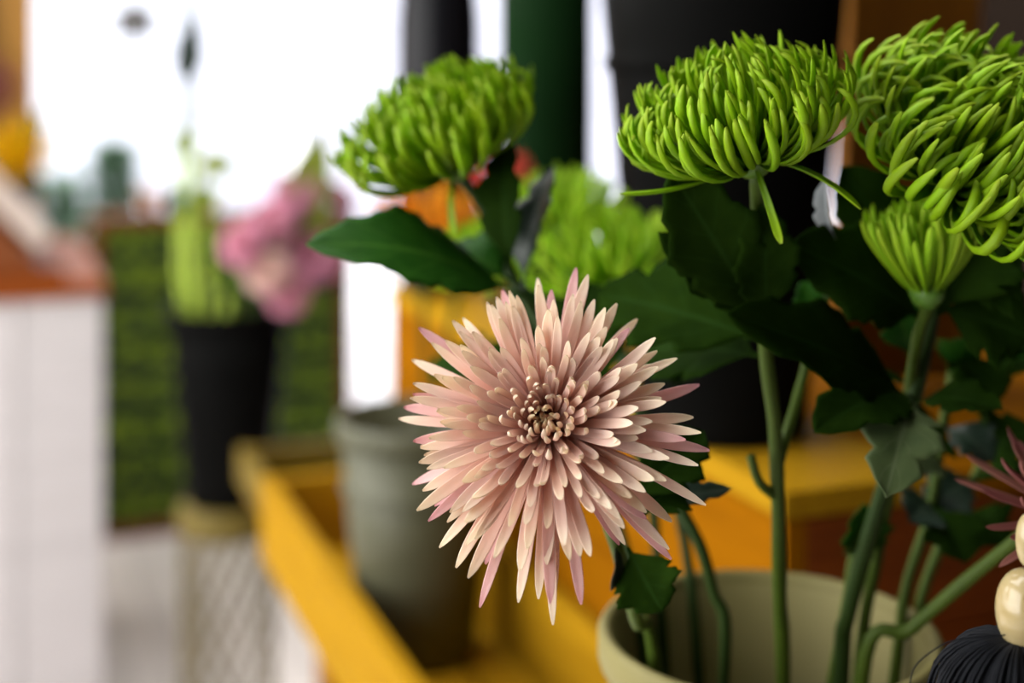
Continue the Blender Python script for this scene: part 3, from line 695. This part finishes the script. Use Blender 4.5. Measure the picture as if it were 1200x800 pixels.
# ================================================================== orange and red flowers in the grey bucket
for (x, y, d, mat, sc, lab, nm, nn) in [(500, 256, 1.36, 'orange_petal', 1.2, 'orange chrysanthemum below the left green chrysanthemum', 'orange_chrysanthemum', 120), (584, 196, 1.30, 'red_petal', 0.62, 'small red flower bud beside the left green chrysanthemum stem', 'red_flower', 90)]:
    p = P(x, y, d); b0 = inside(g2, 0.03, 1.0 if nm[0] == 'o' else 4.0, 0.011)
    t = thing(nm, b0, lab, 'flower')
    stem(t, [b0, g2 + Vector((0.01, 0, 0.22)), p.lerp(g2 + Vector((0, 0, 0.25)), 0.4), p + Vector((0, 0.01, -0.012))], 0.0035, 0.003)
    green_head(t, p + Vector((0, 0, -0.025 * sc)), (-0.1, -0.5, 0.9), nn, sc, mat, 9, 1.0, 0.7, 7, 6)
    leaf(t, p.lerp(g2 + Vector((0, 0, 0.25)), 0.35), P(470 + (x - 497), 305 + (y - 250) * 0.6, d), 0.05, 'dark_leaf', (0, -0.6, 0.8), 0.1, seed=21)

# ================================================================== the chrysanthemums in the cream bucket
def foot(ang, r=0.05): return inside(B1C, r, ang, 0.011)
# --- main pink spider chrysanthemum
pc = P(642, 493, 0.602)
f0 = foot(3.6)
pk = thing('pink_chrysanthemum', f0, 'large pale pink spider chrysanthemum in sharp focus at the centre', 'flower')
pax = Vector((-0.13, -1.0, 0.43))
stem(pk, [f0, P(770, 800, 0.73), P(745, 725, 0.70), P(722, 640, 0.665), P(690, 555, 0.636), pc - pax.normalized() * 0.009], 0.0036, 0.0030)
pink_head(pk, pc + Vector((0, 0.010, -0.004)), pax, 298, 1.06, seed=4, lean=(0.05, (0.0, 0, -1)))
leaf(pk, P(735, 640, 0.665), P(776, 716, 0.65), 0.036, 'dark_leaf', (-0.1, -1, 0.15), 0.06, 0.2, 3, 31, depth=0.3)
leaf(pk, P(722, 630, 0.665), P(716, 692, 0.655), 0.014, 'blue_leaf', (0.9, -0.4, 0.2), 0.05, 0.3, 2, 32)
leaf(pk, P(740, 590, 0.66), P(824, 505, 0.68), 0.034, 'dark_leaf', (-0.3, -1, 0.2), 0.08, 0.2, 3, 33)
leaf(pk, P(752, 604, 0.66), P(800, 560, 0.67), 0.030, 'dark_leaf', (-0.3, -1, 0.4), 0.08, 0.2, 3, 34)
leaf(pk, P(748, 602, 0.67), P(858, 572, 0.68), 0.018, 'blue_leaf', (-0.1, -0.5, 1), 0.06, 0.2, 3, 35)
# --- second pink one, cut by the right edge
p2 = P(1258, 610, 0.665); f1 = foot(0.3)
pk2 = thing('pink_chrysanthemum', f1, 'shaded dusky pink chrysanthemum cut off by the right edge', 'flower')
stem(pk2, [f1, P(1010, 800, 0.75), P(1070, 735, 0.74), P(1172, 648, 0.715), P(1240, 600, 0.69), p2 + Vector((0, 0.006, -0.004))], 0.0038, 0.0030)
pink_head(pk2, p2, (0.25, -0.55, 0.85), 90, 0.85, ('dusty_shaded_rose_petal', 'dusty_shaded_rose_petal', 'dusty_shaded_rose_petal'), seed=8)  # petals darker than the main pink flower, shade put into the colour
# --- green mum, left (behind the focus)
m1 = P(533, 190, 0.79); f2 = foot(2.8)
g1 = thing('green_chrysanthemum', f2, 'soft focus green chrysanthemum at the left against the bright opening', 'flower', 'green chrysanthemums')
ax1 = Vector((-0.40, -0.22, 0.9))
stem(g1, [f2, P(848, 800, 0.76), P(835, 690, 0.76), P(800, 600, 0.76), P(700, 470, 0.765), P(614, 350, 0.785), P(575, 260, 0.79), m1 - ax1.normalized() * 0.008], 0.0034, 0.0030, 'stem_dark')
green_head(g1, m1, ax1, 280, 1.13, seed=21, droops=[(250, 0.03, 120, 40)], L0=0.047)
leaf(g1, P(612, 350, 0.765), P(360, 285, 0.72), 0.062, 'bright_leaf', (0.0, -0.55, 0.85), 0.10, 0.1, 3, 41, depth=0.22)
leaf(g1, P(600, 330, 0.765), P(520, 290, 0.80), 0.045, 'bright_leaf', (0.0, -0.6, 0.8), 0.08, 0.15, 3, 42)
leaf(g1, P(600, 320, 0.765), P(596, 165, 0.79), 0.040, 'dark_leaf', (-0.7, -0.7, 0.1), 0.06, 0.3, 3, 43)
leaf(g1, P(612, 340, 0.77), P(650, 195, 0.80), 0.036, 'blue_leaf', (-0.8, -0.6, 0.2), 0.06, 0.3, 3, 44)
leaf(g1, P(700, 470, 0.765), P(690, 330, 0.80), 0.05, 'dark_leaf', (-0.3, -1, 0.2), 0.06, 0.2, 3, 45)
# --- green mum, middle
m2 = P(880, 182, 0.648); f3 = foot(0.8, 0.02)
g3 = thing('green_chrysanthemum', f3, 'green chrysanthemum in front of the large black bucket', 'flower', 'green chrysanthemums')
ax2 = Vector((-0.30, -0.22, 0.93))
stem(g3, [f3, P(918, 810, 0.755), P(914, 700, 0.735), P(912, 600, 0.715), P(908, 500, 0.70), P(897, 410, 0.69), P(890, 300, 0.675), m2 - ax2.normalized() * 0.009], 0.0042, 0.0032)
green_head(g3, m2, ax2, 299, 1.02, seed=33, hs=0.70, hookf=1.2, droops=[(268, 0.036, 125, 55), (318, 0.046, 95, 55), (192, 0.056, 96, -30)], L0=0.050, L1=0.060)
stem(g3, [P(911, 545, 0.707), P(935, 465, 0.715), P(955, 390, 0.73), P(972, 340, 0.74)], 0.0030, 0.0022, name='side_stem')
stem(g3, [P(913, 585, 0.713), P(890, 565, 0.705), P(880, 535, 0.70)], 0.0026, 0.0022, name='side_stem')
leaf(g3, P(896, 375, 0.69), P(786, 200, 0.640), 0.050, 'dark_leaf', (-0.2, -1, 0.2), 0.03, 0.15, 3, 51, depth=0.25)
leaf(g3, P(896, 380, 0.69), P(893, 240, 0.655), 0.036, 'dark_leaf', (0.1, -1, 0.2), 0.04, 0.15, 3, 52, depth=0.25)
leaf(g3, P(893, 375, 0.69), P(772, 272, 0.66), 0.026, 'dark_leaf', (-0.2, -1, 0.3), 0.03, 0.15, 3, 53)
leaf(g3, P(898, 400, 0.69), P(700, 345, 0.74), 0.062, 'dark_leaf', (0, -0.8, 0.6), 0.05, 0.2, 3, 54)
leaf(g3, P(900, 420, 0.69), P(760, 410, 0.76), 0.055, 'dark_leaf', (0, -0.8, 0.6), 0.05, 0.2, 3, 55)
leaf(g3, P(968, 350, 0.735), P(992, 325, 0.74), 0.02, 'bright_leaf', (0, -1, 0.2), 0.05, 0.2, 3, 56)
leaf(g3, P(962, 375, 0.735), P(940, 330, 0.74), 0.02, 'bright_leaf', (0, -1, 0.2), 0.05, 0.2, 3, 57)
# --- green mum, right
m3 = P(1124, 208, 0.675); f4 = foot(0.0, 0.03)
g4 = thing('green_chrysanthemum', f4, 'large green chrysanthemum with curling petals at the right edge', 'flower', 'green chrysanthemums')
ax3 = Vector((0.30, -0.58, 0.68))
stem(g4, [f4, P(985, 810, 0.765), P(995, 715, 0.755), P(1030, 590, 0.74), P(1070, 470, 0.725), P(1092, 370, 0.72), P(1125, 270, 0.715), m3 - ax3.normalized() * 0.009], 0.0048, 0.0036, 'stem_dark')
green_head(g4, m3, ax3, 299, 1.22, seed=44, incurve=0.95, hookf=2.0, hs=0.64, L0=0.054, L1=0.066, wid=0.95)
leaf(g4, P(1085, 375, 0.72), P(926, 285, 0.685), 0.056, 'dark_leaf', (0.1, -0.9, 0.5), 0.05, 0.15, 3, 61, depth=0.25)
leaf(g4, P(1090, 370, 0.735), P(985, 195, 0.73), 0.055, 'dark_leaf', (0.2, -1, 0.2), 0.05, 0.2, 3, 62, depth=0.3)
leaf(g4, P(985, 290, 0.70), P(968, 208, 0.685), 0.014, 'sheen_leaf', (-0.8, -0.5, 0.2), 0.1, 0.5, 2, 63, name='curled_leaf')
leaf(g4, P(1072, 470, 0.72), P(852, 368, 0.655), 0.048, 'dark_leaf', (0.15, -0.75, 0.6), 0.05, 0.2, 3, 64, depth=0.28)
leaf(g4, P(1068, 470, 0.715), P(1038, 582, 0.645), 0.042, 'pale_leaf', (-0.1, -0.75, 0.65), 0.14, 0.1, 3, 65, depth=0.48)
leaf(g4, P(1070, 465, 0.715), P(955, 505, 0.66), 0.042, 'dark_leaf', (0, -0.6, 0.8), 0.10, 0.2, 3, 66, depth=0.3)
leaf(g4, P(1072, 470, 0.72), P(1175, 480, 0.68), 0.030, 'dark_leaf', (0, -0.6, 0.8), 0.08, 0.2, 3, 67)
leaf(g4, P(1110, 330, 0.72), P(1200, 300, 0.70), 0.06, 'dark_leaf', (0, -0.9, 0.4), 0.05, 0.2, 3, 68)
leaf(g4, P(1100, 360, 0.72), P(1205, 395, 0.71), 0.06, 'dark_leaf', (0, -0.8, 0.6), 0.05, 0.2, 3, 69)
leaf(g4, P(1100, 370, 0.70), P(1150, 250, 0.675), 0.06, 'dark_leaf', (0, -0.9, 0.4), 0.05, 0.2, 3, 70)
# --- half open green bud under the right one
m4 = P(1086, 338, 0.690); f5 = foot(0.5, 0.045)
g5 = thing('green_chrysanthemum', f5, 'half open green bud below the right green chrysanthemum', 'flower', 'green chrysanthemums')
ax4 = Vector((-0.12, -0.1, 1))
stem(g5, [f5, P(1005, 810, 0.775), P(1030, 640, 0.765), P(1062, 480, 0.735), P(1075, 400, 0.705), m4 - ax4.normalized() * 0.008], 0.0036, 0.0030)
green_head(g5, m4, ax4, 110, 0.78, 'lime_petal', 55, 0.5, 0.3, 10, 8, L0=0.052, L1=0.056, phimax=48, wid=1.2)
leaf(g5, P(1066, 420, 0.75), P(1046, 330, 0.74), 0.034, 'bright_leaf', (0, -1, 0.1), 0.05, 0.2, 3, 71)
leaf(g5, P(1062, 450, 0.75), P(1030, 440, 0.73), 0.012, 'dark_leaf', (0, -0.6, 0.8), 0.05, 0.2, 3, 72)
# --- three green mums behind
back = [((666, 260), 1.0, (0.1, -0.2, 1), 0.80, 3.0, 'blurred lime chrysanthemum directly behind the grey green leaves, highest of the back three'),
        ((722, 335), 0.90, (-0.05, -0.35, 1), 1.0, 2.5, 'blurred broad lime chrysanthemum just above the pink one'),
        ((572, 322), 0.98, (-0.2, -0.3, 1), 0.80, 3.4, 'blurred lime chrysanthemum behind the left stem, leftmost of the back three')]
for i, ((x, y), d, ax, sc, fa, lab) in enumerate(back):
    p = P(x, y, d); f = foot(2.0 + 0.35 * i, 0.058); axv = Vector(ax).normalized()
    t = thing('green_chrysanthemum', f, lab, 'flower', 'green chrysanthemums')
    edge = inside(B1C, 0.078, 2.0 + 0.3 * i, 0.30)
    stem(t, [f, edge, edge.lerp(p, 0.5) + Vector((0, 0, 0.01)), p - axv * 0.03, p - axv * 0.008], 0.0034, 0.003, 'stem_dark')
    green_head(t, p, ax, 130, sc, 'lime_petal', 70 + i, 0.8, 0.6, 9, 8, L0=0.046, L1=0.056, wid=1.25)
    leaf(t, edge.lerp(p, 0.75), p + Vector((0.05, -0.02, -0.045)), 0.05, 'dark_leaf', (0, -0.7, 0.7), 0.06, 0.2, 3, 80 + i)
    leaf(t, edge.lerp(p, 0.65), p + Vector((-0.04, -0.01, -0.06)), 0.05, 'dark_leaf', (0, -0.7, 0.7), 0.06, 0.2, 3, 90 + i)
# --- leafy stems at the right of the bucket
spr = [([(1048, 800), (1062, 690), (1090, 600), (1105, 500), (1120, 410)], 0.78, 'upright leafy stem with dark leaves rising beside the right bud', [((1092, 590), (1065, 610), 'blue_leaf'), ((1100, 540), (1050, 545), 'pale_leaf'), ((1105, 500), (1165, 540), 'blue_leaf'), ((1115, 440), (1150, 400), 'bright_leaf')]),
       ([(1070, 800), (1080, 700), (1120, 600), (1150, 540), (1165, 450)], 0.80, 'leafy stem with drooping bluish leaves behind the dusky pink flower', [((1140, 560), (1085, 600), 'blue_leaf'), ((1140, 560), (1200, 560), 'dark_leaf'), ((1155, 500), (1120, 455), 'bright_leaf'), ((1160, 470), (1200, 420), 'bright_leaf')]),
       ([(975, 800), (990, 720), (1000, 650), (1008, 600)], 0.77, 'short cut stem with broken side shoots in the cream bucket', [((1000, 655), (1012, 590), 'bright_leaf')])]
for i, (pts, d, lab, lvs) in enumerate(spr):
    f = foot(0.6 + 0.5 * i, 0.055)
    t = thing('leafy_stem', f, lab, 'stem', 'leafy stems in the cream bucket')
    stem(t, [f] + [P(x, y, d) for x, y in pts], 0.0036, 0.0024)
    for j, (b_, t_, mm) in enumerate(lvs):
        leaf(t, P(*b_, d), P(*t_, d - 0.02 - 0.015 * (j % 2)), 0.034, mm, (0.1, -0.7, 0.7), 0.12, 0.25, 3, 100 + 10 * i + j)

extra = [(1, (1120, 600), (1180, 640), 'dark_leaf'), (1, (1150, 540), (1210, 500), 'dark_leaf'), (1, (1160, 460), (1110, 430), 'dark_leaf'), (1, (1165, 450), (1190, 380), 'bright_leaf'),
         (0, (1105, 500), (1060, 520), 'dark_leaf'), (0, (1118, 420), (1170, 470), 'dark_leaf'), (0, (1092, 590), (1130, 660), 'dark_leaf')]
for i, (pts, d, lab, lvs) in enumerate(spr[:2]):
    t = [o for o in bpy.data.objects if o.get('label') == lab][0]
    for j, (w, b_, t_, mm) in enumerate(extra):
        if w == i: leaf(t, P(*b_, d), P(*t_, d - 0.03), 0.042, mm, (0.1, -0.8, 0.6), 0.12, 0.25, 3, 200 + j)

# ================================================================== bead and thread tassel at the lower right
tx = P(1203, 715, 0.565)
tas = thing('beaded_tassel', tx, 'ivory bead tassel with black threads at the lower right corner', 'tassel')
inv = pm(tas).inverted()
def bead(name, c, r, h, mat):
    prof = [(0.0012, -h)] + [(max(0.0012, r * math.sin(math.pi * i / 14) ** 0.85), -h * math.cos(math.pi * i / 14)) for i in range(1, 14)] + [(0.0012, h)]
    o = link(name, lathe_mesh(prof, 32), mat, tas); setw(o, Matrix.Translation(c)); return o
bead('bead', tx, 0.0120, 0.0165, 'ivory_bead')
bead('bead', tx + Vector((0.001, 0, 0.0278)), 0.0052, 0.0108, 'ivory_bead')
tube('cord', [tx + Vector((0, 0, -0.02)), tx + Vector((0.0005, 0, 0.03)), tx + Vector((0.002, 0, 0.16)), Vector((tx.x + 0.003, tx.y, ZC - 0.001))], 0.0010, 'black_thread', tas, 6, 6)
random.seed(5)
vs, fs = [], []
top = tx + Vector((-0.003, 0, -0.0110))
for k in range(420):
    an = R(0, 2 * math.pi); q = math.sqrt(R(0.15, 1)); rr = 0.036 * q
    dirh = Vector((math.cos(an), math.sin(an), 0))
    pts = [top + dirh * 0.001, top + dirh * rr * 0.55 + Vector((0, 0, -0.002 - 0.004 * (1 - q))), top + dirh * rr * 0.92 + Vector((0, 0, -0.014)), top + dirh * rr + Vector((R(-.001, .001), R(-.001, .001), -0.034)), top + dirh * rr * 0.97 + Vector((R(-.003, .003), R(-.003, .003), -0.075 + R(-.005, .005)))]
    tube_data(catmull(pts, 3), 0.0006, 4, vs, fs)
tag(link('threads', mesh_from([inv @ v for v in vs], fs), 'black_thread', tas), kind='stuff')
tube('stray_thread', [P(1178, 744, 0.56), P(1145, 746, 0.56), P(1112, 752, 0.56), P(1085, 768, 0.56), P(1070, 785, 0.56), P(1066, 806, 0.56)], 0.00030, 'black_thread', tas, 5, 6)
